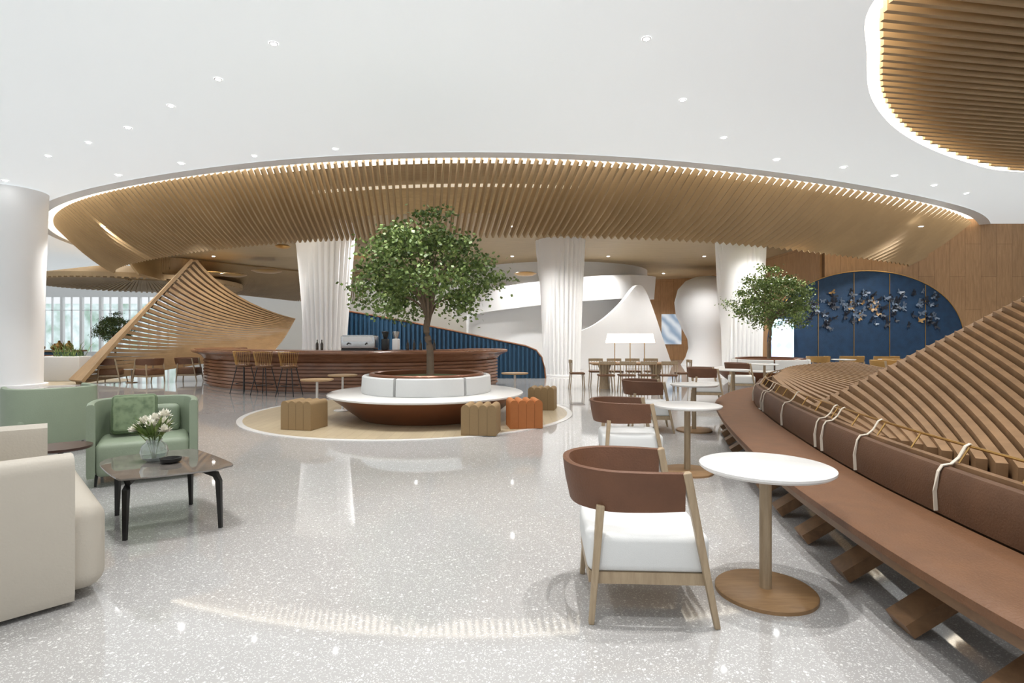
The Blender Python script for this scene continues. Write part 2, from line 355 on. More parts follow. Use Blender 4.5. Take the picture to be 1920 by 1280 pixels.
# ---------------- walls
struct(MB().box((19.0,22.15,3.1),(13.2,.3,6.2)).obj('wall_wood',M['wall'],smooth=False))
struct(MB().box((15.5,37.1,2.9),(16,.2,5.8)).obj('wall_far',M['wallfar'],smooth=False))
struct(MB().box((12.42,29.6,2.9),(.2,14.8,5.8)).obj('wall_side',M['wallfar'],smooth=False))
XL,XR=10.1,17.75
def archz(x):
    q=max(-1,min(1,(x-(XL+XR)/2)/((XR-XL)/2))); return 1.0+3.1*(math.sqrt(max(0,1-q*q))**.8)
ap=[(XL,.02)]
for k in range(49):
    x=(XL+XR)/2+(XR-XL)/2*math.cos(math.pi*(1-k/48)); ap.append((x,archz(x)))
ap.append((XR,.02))
A=root('arch_panel',(0,0,0),0,'tall arched blue textured panel with brass seams on the oak wall','wall panel')
MB().prism(ap,'y',21.75,21.98).obj('panel',M['bluefab'],A,smooth=False)
tb=MB(); tb.tube([(x,21.74,z) for x,z in ap],.016,6); tb.obj('border',M['brass'],A)
for x in (12.0,13.4,14.8,16.2):
    zt=archz(x); MB().box((x,21.74,zt/2),(.02,.03,zt-.1)).obj('seam',M['brass'],A,smooth=False)
bmat=[plain('butterfly_dark',C(24,30,42),.5),plain('butterfly_grey',C(90,104,122),.4),plain('butterfly_gold',C(150,120,76),.4)]
bf=[]
for m_ in bmat:
    mb=MB(); 
    for s_ in(-1,1):
        mb.add([(0,0,-.05),(0,0,.05),(s_*.2,-.07,.16),(s_*.24,-.08,.06),(s_*.12,-.04,-.01),(s_*.17,-.05,-.11),(s_*.08,-.03,-.13)],[(0,1,2,3,4),(0,4,5,6)])
    mb.tube([(0,0,-.09),(0,-.01,.09)],.012,5)
    bf.append(mb)
first=[None,None,None]
for i in range(130):
    k=random.choice([0,0,0,0,1,1,0,1,2,0]); 
    if i<80: x=random.gauss(13.6,1.4); z=2.7+random.gauss(0,.32)
    else: x=random.uniform(11.2,16.6); z=2.4+random.uniform(-.5,.9)
    x=min(max(x,11.1),16.7); z=min(z,archz(x)-.3)
    if first[k] is None: o=bf[k].obj('butterfly_ornament',bmat[k],smooth=False); first[k]=o
    else: o=first[k].copy(); SC.collection.objects.link(o)
    o.location=(x,21.74,z); o.rotation_euler=(random.uniform(-.15,.15),random.uniform(-1.5,1.5),random.uniform(-.15,.15)); s_=random.uniform(.4,.78); o.scale=(s_,1,s_)
    tag(o,'small metal butterfly fixed on the blue panel','wall ornament','metal butterflies on the arch')
# ---------------- columns
def column(x,y,rb,rt,h,tw,label='white flared column with twisted pleated wrap',nf=30,cover=5.0,pl='white'):
    n=nf*8; st=26
    def fn(r,z,an,k):
        if cover==0: return r
        kc=(k//8)*8+4; ac=2*math.pi*kc/n
        ph=(ac-tw-z*.33+4*math.pi)%(2*math.pi)
        on=min(1,max(0,ph/.25))*min(1,max(0,(cover-ph)/.25))
        q=(k%8)/8; tri=math.sin(math.pi*q)
        return r+on*(.0+.10*tri)
    prof=[(rb+(rt-rb)*((k/st)**1.4),h*k/st) for k in range(st+1)]
    r=root('column',(x,y,0),0,label,'column')
    MB().lathe(prof,(0,0,0),n,fn).obj('shaft',M['white'],r,smooth=True)
    MB().lathe([(rb+.12,0),(rb+.12,.06),(rb+.10,.07)],(0,0,0),64).obj('plinth',M[pl],r)
    return r
column(-6.3,18.6,.58,.95,5.3,3.1)
column(1.9,21.8,.68,.88,5.3,3.0)
column(8.9,21.6,.68,.84,5.3,3.2)
column(-15.4,17.0,.80,.94,5.97,1.0,'plain smooth white column gently widening towards the ceiling',cover=0)
column(-33,34,.8,1.0,5.95,1.0,'plain smooth white column near the glazing',cover=0)
# ---------------- white spiral stair mass
S=root('spiral_staircase',(2.6,33,0),0,'white sculptural drum with spiral parapet and flared fin','staircase')
MB().lathe([(5.3,0),(5.3,5.29)],(0,0,0),96,cap=False).obj('drum',M['white'],S)
def helix(r,a0,a1,z0,z1,h0,h1,th=.25,n=60,lean=.0,hs=None):
    mb=MB(); vs=[]; fs=[]
    if hs: hs=smooth(resample(catmull([(a,h,0) for a,h in hs],10),n+1),12); 
    for i in range(n+1):
        t=i/n; a=math.radians(a0+(a1-a0)*t); z=z0+(z1-z0)*(t*t*(3-2*t)); h=h0+(h1-h0)*t
        if hs: a=math.radians(hs[i].x); h=max(.02,hs[i].y)
        for rr,zz in((r,z),(r+lean,z+h),(r+lean-th,z+h),(r-th,z)): vs.append((rr*math.cos(a),rr*math.sin(a),zz))
    for i in range(n):
        for k in range(4): fs.append((i*4+k,i*4+(k+1)%4,i*4+4+(k+1)%4,i*4+4+k))
    fs+=[(0,1,2,3),(n*4,n*4+1,n*4+2,n*4+3)]
    return mb.add(vs,fs)
helix(6.1,-170,-36,2.6,3.5,1.1,1.2,lean=.1).obj('parapet',M['white'],S)
helix(6.9,0,0,0,0,1,1,n=110,lean=-.15,hs=[(-125,1.0),(-105,1.2),(-90,1.6),(-80,2.0),(-72,2.6),(-65,3.3),(-60,3.95),(-57,4.2),(-54,4.0),(-50,3.3),(-44,2.2),(-38,1.2),(-30,.3)]).obj('flared_fin',M['white'],S)
k=root('flared_pillar',PY(1325,640,30)[:2]+(0,),0,'white bulbous pillar narrowing above a flared foot','column')
MB().lathe([(1.35,0),(1.1,.4),(.95,.9),(1.0,1.4),(1.3,2.0),(1.6,2.7),(1.68,3.4),(1.5,4.1),(1.1,4.55),(.6,4.75),(.02,4.82)],(0,0,0),64).obj('shaft',M['white'],k)
# ---------------- tree
def make_tree():
    T=root('tree',(0,0,0),0,'leafy green indoor tree with slender trunk in a planter','tree')
    tr=MB(); tr.tube(catmull([(.04,0,0),(.03,0,.5),(-.04,.02,.9),(.0,0,1.2)],5),[.075-.0018*i for i in range(16)],10)
    rnd=random.Random(21)
    fo=MB(); cl=[]
    while len(cl)<80:
        x,y,z=rnd.uniform(-1,1),rnd.uniform(-1,1),rnd.uniform(-1,1); q=x*x+y*y+z*z
        if not .16<q<1: continue
        if z<-.3 and x*x+y*y<.15: continue
        w=1.0-.34*max(0,z)-.08*max(0,-z); bump=1+.20*math.sin(3*math.atan2(y,x)+z*4)
        c=(x*1.36*w*bump,y*1.36*w*bump,2.02+z*1.0+.18*math.sin(x*4+1),rnd.uniform(.14,.32))
        if any((c[0]-d[0])**2+(c[1]-d[1])**2+(c[2]-d[2])**2<.06 for d in cl): continue
        cl.append(c)
    for i,(a_,b_,c_,r) in enumerate(cl):
        if i%3==0:
            p=[(0,0,.95+rnd.uniform(0,.25)),(a_*.3,b_*.3,1.3+(c_-1.2)*.4),(a_,b_,c_)]
            tr.tube(catmull(p,4),[.03,.028,.025,.022,.019,.016,.013,.009,.005],6)
    tr.obj('trunk',M['bark'],T)
    for cx_,cy,cz,r in cl:
        for j in range(int(115*r/.24)):
            p=Vector((rnd.gauss(0,1),rnd.gauss(0,1),rnd.gauss(0,.6)))*r*.64+Vector((cx_,cy,cz))
            d=Vector((rnd.uniform(-1,1),rnd.uniform(-1,1),rnd.uniform(-.8,.4))).normalized(); s_,u=frame(d)
            an=rnd.uniform(0,3.14); s2=s_*math.cos(an)+u*math.sin(an); l=rnd.uniform(.05,.085); w=l*.45
            fo.add([p-d*l*.6,p+s2*w,p+d*l*.6,p-s2*w],[(0,1,2,3)])
    me=bpy.data.meshes.new('foliage'); me.from_pydata(fo.v,[],fo.f); me.materials.append(M['leaf']); o=bpy.data.objects.new('foliage',me); SC.collection.objects.link(o); o.parent=T
    return T
TC=(-1.62,10.6)
T=make_tree(); T.location=(TC[0]+.02,TC[1],.76)
tree2=dup(T,(8.6,18.5,.75),1.9,(.92,.92,.98)); tree3=dup(T,(-22.2,31,.5),.9,.75)
def planter(loc):
    P=root('planter_bench',loc,0,'circular white-topped bench with copper base around a tree planter','bench')
    MB().lathe([(1.26,0),(1.30,.04),(1.42,.13),(1.58,.26),(1.72,.36),(1.77,.405)],(0,0,0),80,cap=False).obj('base',M['copper'],P)
    MB().lathe([(1.1,.405),(1.80,.408),(1.83,.42),(1.83,.445),(1.80,.46),(1.1,.462)],(0,0,0),80,cap=False).obj('seat',M['marble'],P)
    MB().lathe([(1.08,.3),(1.08,.80),(1.06,.82),(1.0,.82),(.98,.80),(.98,.3)],(0,0,0),80,cap=False).obj('planter_rim',M['copper'],P)
    for k in range(6):
        a0=k*math.pi/3+.2+.02; a1=(k+1)*math.pi/3+.2-.02; pts=[(1.16*math.cos(a0+(a1-a0)*q/14),1.16*math.sin(a0+(a1-a0)*q/14)) for q in range(15)]
        MB().sweep(pts,[(-.06,.47),(-.05,.465),(.05,.465),(.06,.5),(.045,.76),(.02,.78),(-.03,.78),(-.06,.75)]).obj('back_cushion',M['fabric'],P)
    MB().lathe([(.97,.6),(.97,.72),(.7,.745),(.02,.76)],(0,0,0),48,cap=False).obj('soil',M['soil'],P)
    return P
P1=planter((TC[0],TC[1],0.012)); P2=dup(P1,(8.6,18.5,0))
P3=root('floor_planter',(-22.2,31,0),0,'low white round planter holding a small tree','planter'); MB().lathe([(.7,0),(.8,.5),(.7,.52),(.66,.45),(.02,.5)],(0,0,0),32).obj('pot',M['white'],P3)
def circle_floor(x,y,r):
    R=root('floor_inlay',(x,y,0),0,'round oak parquet inlay with a pale border in the floor','floor inlay')
    MB().lathe([(r,0),(r,.006)],(0,0,0),96).obj('parquet',M['parquet'],R,smooth=False)
    MB().lathe([(r,.0),(r+.1,0),(r+.1,.008),(r,.008),(r,0)],(0,0,0),96,cap=False).obj('border',M['marble'],R,smooth=False)
circle_floor(-2.0,11.2,3.1); circle_floor(-14.6,18.6,1.5)
def pouf(loc,rz,mat,label,sm):
    R=root('pouf',loc,rz,label,'stool',group='scalloped poufs'); w=.54; n=4; r=w/n/2; out=[(-w/2,0.0)]; 
    for i in range(n):
        c=-w/2+r+i*2*r
        for k in range(11):
            a=math.pi*(1-k/10); out.append((c+r*.97*math.cos(a),.40+r*.95*math.sin(a)))
    out.append((w/2,0)); mb=MB().prism(out,'y',-.25,.25); mb.obj('body',mat,R,smooth=True)
    fl=MB()
    for i in range(1,n):
        x=-w/2+i*2*r
        fl.box((x,-.2505,.2),(.004,.003,.40)); fl.box((x,.2505,.2),(.004,.003,.40))
    fl.obj('seam',sm,R,smooth=False)
pouf((-3.42,9.15,.008),-.22,M['cork'],'tan cork pouf with scalloped top',M['corkseam'])
pouf((-.48,8.65,.008),-.12,M['cork'],'tan cork pouf with scalloped top beside an orange pouf',M['corkseam'])
pouf((.20,9.3,.008),.15,M['orange'],'orange leather pouf with scalloped top',M['orangeseam'])
pouf((.64,11.6,.008),-.2,M['cork'],'tan cork pouf with scalloped top behind an orange pouf',M['corkseam'])
def side_table(loc,h=.73,r=.29,rb=.18,top=None,label='small round oak side table with slim stem',base=None):
    R=root('side_table',loc,0,label,'table')
    MB().lathe([(r-.02,h-.03),(r,h-.02),(r,h),(.01,h)],(0,0,0),40).obj('table_top',top or M['oak'],R)
    MB().lathe([(.022,.01),(.022,h-.02)],(0,0,0),14).obj('stem',base or M['marble'],R)
    MB().lathe([(rb,0),(rb,.012),(.03,.025)],(0,0,0),32).obj('foot',base or M['marble'],R); return R
side_table((-3.55,10.1,.008)); side_table((-3.45,11.3,.008)); side_table((.06,11.9,.008))
# ---------------- cafe tables
def cafe_table(loc,s=1.0):
    R=root('cafe_table',loc,0,'round white speckled stone table on oak pedestal','table',group='round cafe tables')
    MB().lathe([(.355*s,.722),(.37*s,.735),(.37*s,.748),(.36*s,.752),(.01,.752)],(0,0,0),72).obj('table_top',M['marble'],R)
    MB().lathe([(.034,.03),(.034,.722)],(0,0,0),24).obj('pedestal',M['chairoak'],R)
    MB().lathe([(.28,0),(.28,.02),(.27,.028),(.036,.032)],(0,0,0),64).obj('base',M['tableoak'],R); return R
ct=cafe_table((1.49,3.26,0))
for x,y in((1.95,6.17),(2.92,8.9),(5.15,12.9),(7.1,15.6)): dup(ct,(x,y,0))
# ---------------- chairs
def chair(loc,rz):
    R=root('dining_chair',loc,rz,'oak armchair with curved brown leather back and white seat','chair',group='oak and leather armchairs')
    MB().box((-.0,0,.365),(.64,.60,.21)).obj('seat_cushion',M['fabric'],R,bevel=.045,seg=4)
    fr=MB()
    fr.box((0,-.275,.235),(.60,.04,.06)); fr.box((0,.275,.235),(.60,.04,.06)); fr.box((-.29,0,.235),(.04,.56,.06)); fr.box((.29,0,.235),(.04,.56,.06)); fr.box((0,0,.25),(.56,.52,.02))
    fr.obj('seat_frame',M['chairoak'],R,smooth=False)
    pts=catmull([(a,b,0) for a,b in [(.18,.315),(.0,.325),(-.2,.30),(-.34,.18),(-.38,0),(-.34,-.18),(-.2,-.30),(.0,-.325),(.18,-.315)]],5)
    n=len(pts); mb=MB(); vs=[];fs=[]
    pr=[(-.016,.0),(.016,.0),(.022,.5),(.018,.97),(0,1.0),(-.018,.97),(-.022,.5)]
    for i,p in enumerate(pts):
        t=(pts[min(i+1,n-1)]-pts[max(i-1,0)]).normalized(); nn=Vector((t.y,-t.x,0)); e=math.sin(math.pi*i/(n-1)); z0=.60-.015*e; h=.20+.03*e
        for o_,z in pr: vs.append(p*(1+.10*z*e)+nn*o_+Vector((0,0,z0+h*z)))
    k=len(pr)
    for i in range(n-1):
        for j in range(k): fs.append((i*k+j,i*k+(j+1)%k,(i+1)*k+(j+1)%k,(i+1)*k+j))
    fs+=[tuple(range(k)),tuple(range((n-1)*k,n*k))]
    mb.add(vs,fs).obj('backrest',M['darkleather'],R)
    for s_ in(-1,1):
        MB().beam((.19,s_*.315,.80),(.345,s_*.325,0),.045,.05,.03,.035).obj('leg',M['chairoak'],R,smooth=False,bevel=.006,seg=2)
        MB().beam((-.25,s_*.295,.62),(-.30,s_*.31,0),.042,.05,.03,.035).obj('leg',M['chairoak'],R,smooth=False,bevel=.006,seg=2)
    return R
ch=chair((.73,3.2,0),-.05)
for x,y,r in((1.30,6.15,-.08),(2.22,9.0,-.12),(4.45,12.7,-.2),(6.2,15.0,-.3)): dup(ch,(x,y,0),r)
mats_y={'brown_leather':M['yellow'],'dark_brown_leather':M['yellow'],'white_fabric':M['yellow']}
fy=dup(ch,(11.2,16.6,0),-1.2,label='mustard leather armchair with oak legs',group='mustard armchairs',mats=mats_y)
for x,y,r in((12.1,17.4,-1.5),(13.0,16.8,-1.4),(14.0,17.4,-1.6),(15.0,17.2,-1.7),(11.2,20.3,1.5),(12.5,20.4,1.5),(13.7,20.3,1.6),(14.9,20.3,1.5),(16.0,18.6,-1.6)): dup(fy,(x,y,0),r,label='mustard leather armchair with oak legs')
for x,y in((11.3,18.9),(12.9,18.9),(14.4,18.9)): dup(ct,(x,y,0))
mats_b={'white_fabric':M['leather']}
fb=dup(ch,(-13.2,18.3,0),.3,label='brown leather armchair beside a small table',group='brown armchairs',mats=mats_b)
for x,y,r in((-11.9,18.2,2.8),(-11.0,18.9,.2)): dup(fb,(x,y,0),r)
for x,y in((-12.55,18.3),): dup(ct,(x,y,0),scale=.6)
for x,y,r in((-21.0,22.5,.4),(-19.6,22.2,2.7),(-18.0,21.5,.5)): dup(fb,(x,y,0),r)
# ---------------- communal table with lamp
Tb=root('communal_table',(3.45,16.2,0),0,'long oak communal table with sturdy legs','table')
MB().box((0,0,.73),(2.3,.95,.05)).obj('table_top',M['tableoak'],Tb,bevel=.01)
for x in(-.75,.75): MB().lathe([(.16,0),(.13,.2),(.13,.5),(.2,.705)],(x,0,0),24).obj('leg',M['chairoak'],Tb)
Lm=root('table_lamp',(3.45,16.2,.756),0,'wide white glowing lamp on three slim poles','lamp')
MB().prism([(-.70,0),(.70,0),(.64,.27),(-.64,.27)],'y',-.12,.12).obj('lamp_shade',M['shade'],Lm,smooth=False,loc=(0,0,.58))
for x in(-.45,0,.42): MB().lathe([(.06,0),(.06,.02),(.012,.03),(.012,.6)],(x,0,0),12).obj('pole',M['brass'],Lm)
def slimchair(loc,rz):
    R=root('side_chair',loc,rz,'slim oak side chair with brown seat and spindle back','chair','communal table chairs')
    MB().box((0,0,.45),(.42,.44,.05)).obj('seat',M['leather'],R,bevel=.015)
    MB().strip([(-.17,-.22,.80),(-.22,-.1,.80),(-.23,0,.80),(-.22,.1,.80),(-.17,.22,.80)],.03,.08).obj('backrest',M['chairoak'],R,smooth=False)
    sp=MB()
    for y in(-.12,-.04,.04,.12): sp.tube([(-.19,y,.46),(-.22,y,.78)],.008,5)
    sp.obj('spindle',M['chairoak'],R)
    for s_ in(-1,1):
        MB().tube([(.17,s_*.18,.43),(.20,s_*.21,0)],.016,6).obj('leg',M['chairoak'],R); MB().tube([(-.17,s_*.21,.80),(-.18,s_*.19,.43),(-.22,s_*.21,0)],.016,6).obj('leg',M['chairoak'],R)
    return R
sc_=slimchair((2.6,15.35,0),1.57)
for x in(-.28,.29,.86): dup(sc_,(3.45+x,15.35,0),1.57)
for x in(-.85,-.28,.29,.86): dup(sc_,(3.45+x,17.05,0),-1.57)
dup(sc_,(1.9,16.2,0),0); dup(sc_,(5.0,16.2,0),3.14)
# ---------------- bar
bp=catmull([(-10.4,19.8,0),(-10.1,18.2,0),(-8.6,16.5,0),(-6.6,15.35,0),(-4.4,15.0,0),(-2.4,15.5,0),(-1.1,16.6,0),(-.5,18.0,0)],8)
prof=[(-.02,0)]
for k in range(8):
    z=.03+k*.098; prof+=[(-.02,z),(.03,z+.012),(.03,z+.075),(-.02,z+.088)]
prof+=[(.03,.83),(.10,.92),(.24,.99),(.34,1.02),(.38,1.05),(.38,1.10),(.34,1.12),(-.9,1.12),(-.9,0)]
B=root('bar_counter',(0,0,0),0,'long curved walnut bar counter with flared lip','bar')
MB().sweep(bp,prof).obj('body',M['walnut'],B)
MB().sweep(bp,[(-.88,1.121),(.28,1.121),(.28,1.135),(-.88,1.135)]).obj('counter_top',M['copper'],B,smooth=False)
def stool(loc,rz):
    R=root('bar_stool',loc,rz,'bar stool with tan seat, wire back and slim metal legs','stool',group='bar stools')
    MB().lathe([(.02,.70),(.19,.71),(.22,.74),(.21,.77),(.02,.785)],(0,0,0),28).obj('seat',M['leather'],R)
    w=MB()
    for k in range(15):
        a=math.pi*(.5+.05)+(math.pi*.9)*k/14; x,y=math.cos(a),math.sin(a)
        w.tube([(x*.2,y*.2,.75),(x*.27,y*.27,1.12)],.006,5)
    w.tube([(.27*math.cos(math.pi*.55+math.pi*.9*k/20),.27*math.sin(math.pi*.55+math.pi*.9*k/20),1.12) for k in range(21)],.01,6)
    w.obj('backrest',M['brass'],R)
    for sx in(-1,1):
        for sy in(-1,1): MB().tube([(sx*.12,sy*.12,.72),(sx*.24,sy*.24,0)],.012,6).obj('leg',M['black'],R)
    fr=MB(); fr.tube([(.21*math.cos(k*math.pi/12),.21*math.sin(k*math.pi/12),.26) for k in range(25)],.008,5); fr.obj('footrest',M['black'],R)
    return R
st=stool((-7.2,14.9,0),1.2); dup(st,(-6.45,14.45,0),1.35); dup(st,(-5.7,14.2,0),1.45)
def cofmac(loc):
    R=root('coffee_machine',loc,0,'silver and white espresso machine on the bar','coffee machine')
    MB().box((0,0,.22),(.95,.45,.36)).obj('body',M['steel'],R,bevel=.03); MB().box((0,-.235,.3),(.8,.02,.12)).obj('front_panel',M['white'],R,smooth=False)
    for x in(-.25,.25): MB().tube([(x,-.25,.2),(x,-.36,.17)],.02,8).obj('portafilter',M['black'],R)
    MB().box((0,0,.02),(.9,.5,.04)).obj('drip_tray',M['black'],R,smooth=False)
    MB().box((0,0,.41),(.85,.4,.02)).obj('cup_rail',M['steel'],R,smooth=False)
cofmac((-4.25,15.5,1.137))
for x,c in((-3.55,'black'),(-3.25,'white')):
    R=root('coffee_grinder',(x,15.55,1.137),0,'coffee grinder with clear hopper on the bar','coffee grinder')
    MB().box((0,0,.16),(.18,.24,.32)).obj('body',M[c],R,bevel=.03); MB().lathe([(.05,.32),(.1,.5),(.1,.52),(.01,.53)],(0,0,0),20).obj('hopper',M['black' if c=='black' else 'steel'],R)
o=None
for i,x in enumerate((-2.95,-2.78,-2.6,-2.4,-2.2,-5.4,-5.55)):
    if o is None: o=MB().lathe([(.035,0),(.038,.02),(.038,.17),(.014,.23),(.014,.29),(.01,.295)],(0,0,0),16).obj('bottle',M['darkglass'],loc=(x,15.7,1.137)); tag(o,'small dark bottle standing on the bar','bottle','bottles on the bar')
    else: c=o.copy(); c.location=(x,15.7+.05*i%.2,1.137); SC.collection.objects.link(c)
Bk=root('back_bar_screen',(0,0,0),0,'navy blue vertical-slat screen with sloping top and walnut trim','screen')
tp=[(650,583),(700,591),(780,606),(860,622),(930,637),(985,648),(1005,656),(1016,670),(1021,690),(1023,709)]
Yb=20.3; tw=[(PY(px,py,Yb)[0],PY(px,py,Yb)[2]) for px,py in tp]; tw[-1]=(tw[-1][0],.0)
def topz(x):
    for a,b2 in zip(tw,tw[1:]):
        if a[0]<=x<=b2[0]: return a[1]+(b2[1]-a[1])*(x-a[0])/max(1e-6,b2[0]-a[0])
    return 0
mb=MB(); mb.prism([(tw[0][0],0)]+tw,'y',Yb,Yb+.15); x=tw[0][0]+.05
while x<1.15:
    z=topz(x)-.05
    if z>.1: mb.box((x,Yb-.05,z/2),(.07,.10,z))
    x+=.16
mb.obj('panel',M['blue'],Bk,smooth=False)
MB().tube([(x,Yb-.02,z) for x,z in tw],.03,8).obj('trim',M['walnut'],Bk)
# ---------------- left saddle structure
def ruled(A,B_,Cc,n,w,d,seg=10):
    mb=MB()
    A=resample(catmull([Vector(p) for p in A],8),n); Bq=resample(catmull([Vector(p) for p in B_],8),n); Cq=resample(catmull([Vector(p) for p in Cc],8),n)
    for a,b2,c in zip(A,Bq,Cq):
        mb.strip([a*(1-t)**2+c*2*t*(1-t)+b2*t*t for t in [q/seg for q in range(seg+1)]],w,d)
    return mb
R=root('slatted_canopy',(0,0,0),0,'sweeping saddle-shaped oak slat structure rising from the floor to a peak','sculptural canopy')
A1=[(-14.0,17.8,.05),(-13.15,18.55,1.4),(-12.3,19.3,2.82),(-11.45,20,4.25)]
ruled(A1,[PY(512,658,21.5),PY(532,632,22.5),PY(550,598,24)],[PY(320,690,19.3),PY(385,636,20.5),PY(428,570,21)],29,.24,[.105,.105,.10,.095,.09,.08,.07,.06,.052,.045,.04]).obj('slats',M['oak'],R,smooth=False)
MB().strip([(-13.75,17.5,.12)]+[(p[0],p[1]-.14,p[2]+.02) for p in A1[1:]],[1.0,.8,.5,.12],.1).obj('edge_beam',M['oak'],R,smooth=False)
# ---------------- bench (right)
bpath=catmull([(2.02,.2,0),(1.90,1.2,0),(1.85,2.0,0),(1.86,2.6,0),(1.92,3.3,0),(2.06,4.3,0),(2.38,5.8,0),(2.82,7.5,0),(3.38,9.2,0),(4.3,10.8,0),(5.6,12.2,0),(7.2,13.2,0)],6)
Bn=root('curved_bench',(0,0,0),0,'long curved brown leather bench on slanted oak legs','bench')
MB().sweep(bpath,[(.02,.395),(.0,.405),(.0,.445),(.03,.462),(.1,.468),(.54,.468),(.58,.46),(.58,.395)]).obj('seat',M['leather'],Bn)
MB().sweep(bpath,[(.03,.345),(.03,.394),(.60,.394),(.60,.345)]).obj('seat_frame',M['benchoak'],Bn,smooth=False)
tot=resample(bpath,400)
def at(i,off,z):
    t=(tot[min(i+1,399)]-tot[max(i-1,0)]).normalized(); return tot[i]+Vector((t.y,-t.x,0))*off+Vector((0,0,z))
MB().sweep(bpath,[(.585,.47),(.65,.47),(.665,.725),(.655,.742),(.635,.748),(.605,.740),(.592,.715),(.572,.60)]).obj('back_cushion',M['benchback'],Bn)
MB().sweep(bpath,[(.665,.345),(.665,.765),(.71,.765),(.71,.345)]).obj('back_shell',M['benchoak'],Bn,smooth=False)
MB().tube([at(i,.75,.865) for i in range(0,400,6)],.009,6).obj('rail',M['brass'],Bn)
for i in range(6,400,13): MB().tube([at(i,.69,.765),at(i,.75,.865)],.006,5).obj('rail_post',M['brass'],Bn)
for i in (84,112,132,137,172,206,211,244,278,312):
    pr=[(.768,.855),(.75,.88),(.725,.865),(.69,.80),(.65,.762),(.60,.752),(.578,.715),(.560,.60),(.566,.485)]
    MB().strip([at(i,o_,z) for o_,z in pr],.022,.005).obj('strap',M['strap'],Bn,smooth=False)
for i in range(20,400,17):
    MB().beam(at(i,.10,.0)+Vector((0,0,.04)),at(i,.56,.355),.17,.075).obj('leg',M['benchoak'],Bn,smooth=False)
inner=[at(i,.76,0) for i in range(0,400,8)]
pl=[(p.x,p.y) for p in inner]+[(12,13.5),(15,9),(14,3),(9,-.5),(4,-1.0)]
R=root('slatted_sculpture',(0,0,0),0,'sloping oak slat sculpture filling the curved bench enclosure','sculptural screen')
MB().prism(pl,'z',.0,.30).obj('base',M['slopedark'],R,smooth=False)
ruled([(3.75,6.9,.58),(5.0,6.9,1.22),(6.4,6.9,1.94),(8.6,6.9,3.15)],[(3.5,5.4,.48),(3.5,3.6,.53),(4.0,1.6,.58),(5.4,-.8,1.05)],[(3.7,6.1,.5),(4.3,5.2,.78),(5.3,4.2,1.12),(7.0,3.0,1.95)],42,.07,.18).obj('slats',M['slope'],R,smooth=False)
MB().strip([(3.6,6.93,.52),(5.0,6.93,1.23),(6.4,6.93,1.95),(8.6,6.93,3.16)],.10,.07).obj('ridge_beam',M['slope'],R,smooth=False)
ruled([(4.4,9.3,.76),(5.6,11.0,.84),(7.4,12.2,.88)],[(4.2,7.4,.4),(5.8,7.6,.45),(8.4,8.2,.5)],[(4.2,8.6,.63),(5.5,9.4,.68),(7.6,10.4,.68)],26,.07,.2).obj('lower_slats',M['slope'],R,smooth=False)
# ---------------- lounge left
def lounge(loc,rz,w,mat,label,d=.82,h=.83,name='armchair'):
    R=root(name,loc,rz,label,'armchair'); hw=w/2-.04
    pts=catmull([(d/2,hw-.02,0),(.1,hw+.0,0),(-d/2+.24,hw-.03,0),(-d/2+.10,hw-.14,0),(-d/2+.04,0,0),(-d/2+.10,-hw+.14,0),(-d/2+.24,-hw+.03,0),(.1,-hw,0),(d/2,-hw+.02,0)],5)
    MB().sweep(pts,[(-.03,.10),(.03,.10),(.036,.14),(.038,h-.04),(.03,h-.01),(.015,h),(-.015,h),(-.03,h-.01),(-.038,h-.04),(-.036,.14)]).obj('shell',mat,R)
    MB().box((.04,0,.27),(d-.06,w-.18,.34)).obj('seat',mat,R,bevel=.06,seg=4)
    MB().box((-d/2+.18,0,.58),(.16,w-.34,.32)).obj('back_cushion',mat,R,bevel=.06,seg=4)
    for sx in(-1,1):
        for sy in(-1,1): MB().beam((sx*(d/2-.1),sy*(hw-.06),.12),(sx*(d/2-.08),sy*(hw-.05),0),.03,.03,.02,.02).obj('leg',M['black'],R,smooth=False)
    return R
lounge((-4.0,6.05,0),math.radians(-58),1.0,M['green'],'sage green leather armchair with a patterned cushion')
lounge((-6.3,7.6,0),math.radians(140),1.0,M['green'],'sage green leather armchair turned away, seen from behind')
R=root('sofa',(-3.33,3.36,0),math.radians(44),'cream leather loveseat with rounded seat','sofa')
hw=.78;d=.9
pts=catmull([(d/2,hw-.03,0),(0,hw,0),(-d/2+.22,hw-.04,0),(-d/2+.08,hw-.18,0),(-d/2+.04,0,0),(-d/2+.08,-hw+.18,0),(-d/2+.22,-hw+.04,0),(0,-hw,0),(d/2,-hw+.03,0)],6)
MB().sweep(pts,[(-.06,.03),(.06,.03),(.075,.08),(.08,.77),(.065,.82),(.03,.845),(-.03,.845),(-.06,.82),(-.07,.77),(-.07,.08)]).obj('shell',M['cream'],R)
MB().box((.16,0,.30),(.9,2*hw-.0,.50)).obj('seat',M['cream'],R,bevel=.10,seg=6)
MB().box((-.22,0,.62),(.2,1.3,.36)).obj('back_cushion',M['cream'],R,bevel=.08,seg=4)
cu=MB().box((0,0,0),(.12,.42,.42)).obj('cushion',M['greenfab'],bevel=.05,seg=4,loc=(-4.10,6.03,.67)); cu.rotation_euler=(0,-.25,math.radians(-58)); tag(cu,'square green woven cushion resting on the armchair','cushion')
def smoothpoly(pts,n=6): return [(p.x,p.y) for p in catmull([(a,b,0) for a,b in pts]+[(pts[0][0],pts[0][1],0)],n)][:-1]
R=root('coffee_table',(-2.88,4.5,0),0,'low coffee table with smoked stone top and black bent legs','coffee table')
oc=[(-.55,.18),(-.45,-.02),(-.02,-.44),(.12,-.45),(.52,-.22),(.60,-.10),(.58,.05),(.02,.56),(-.12,.60),(-.48,.34)]
MB().prism(smoothpoly(oc,4),'z',.460,.471).obj('table_top',M['smoke'],R,smooth=False)
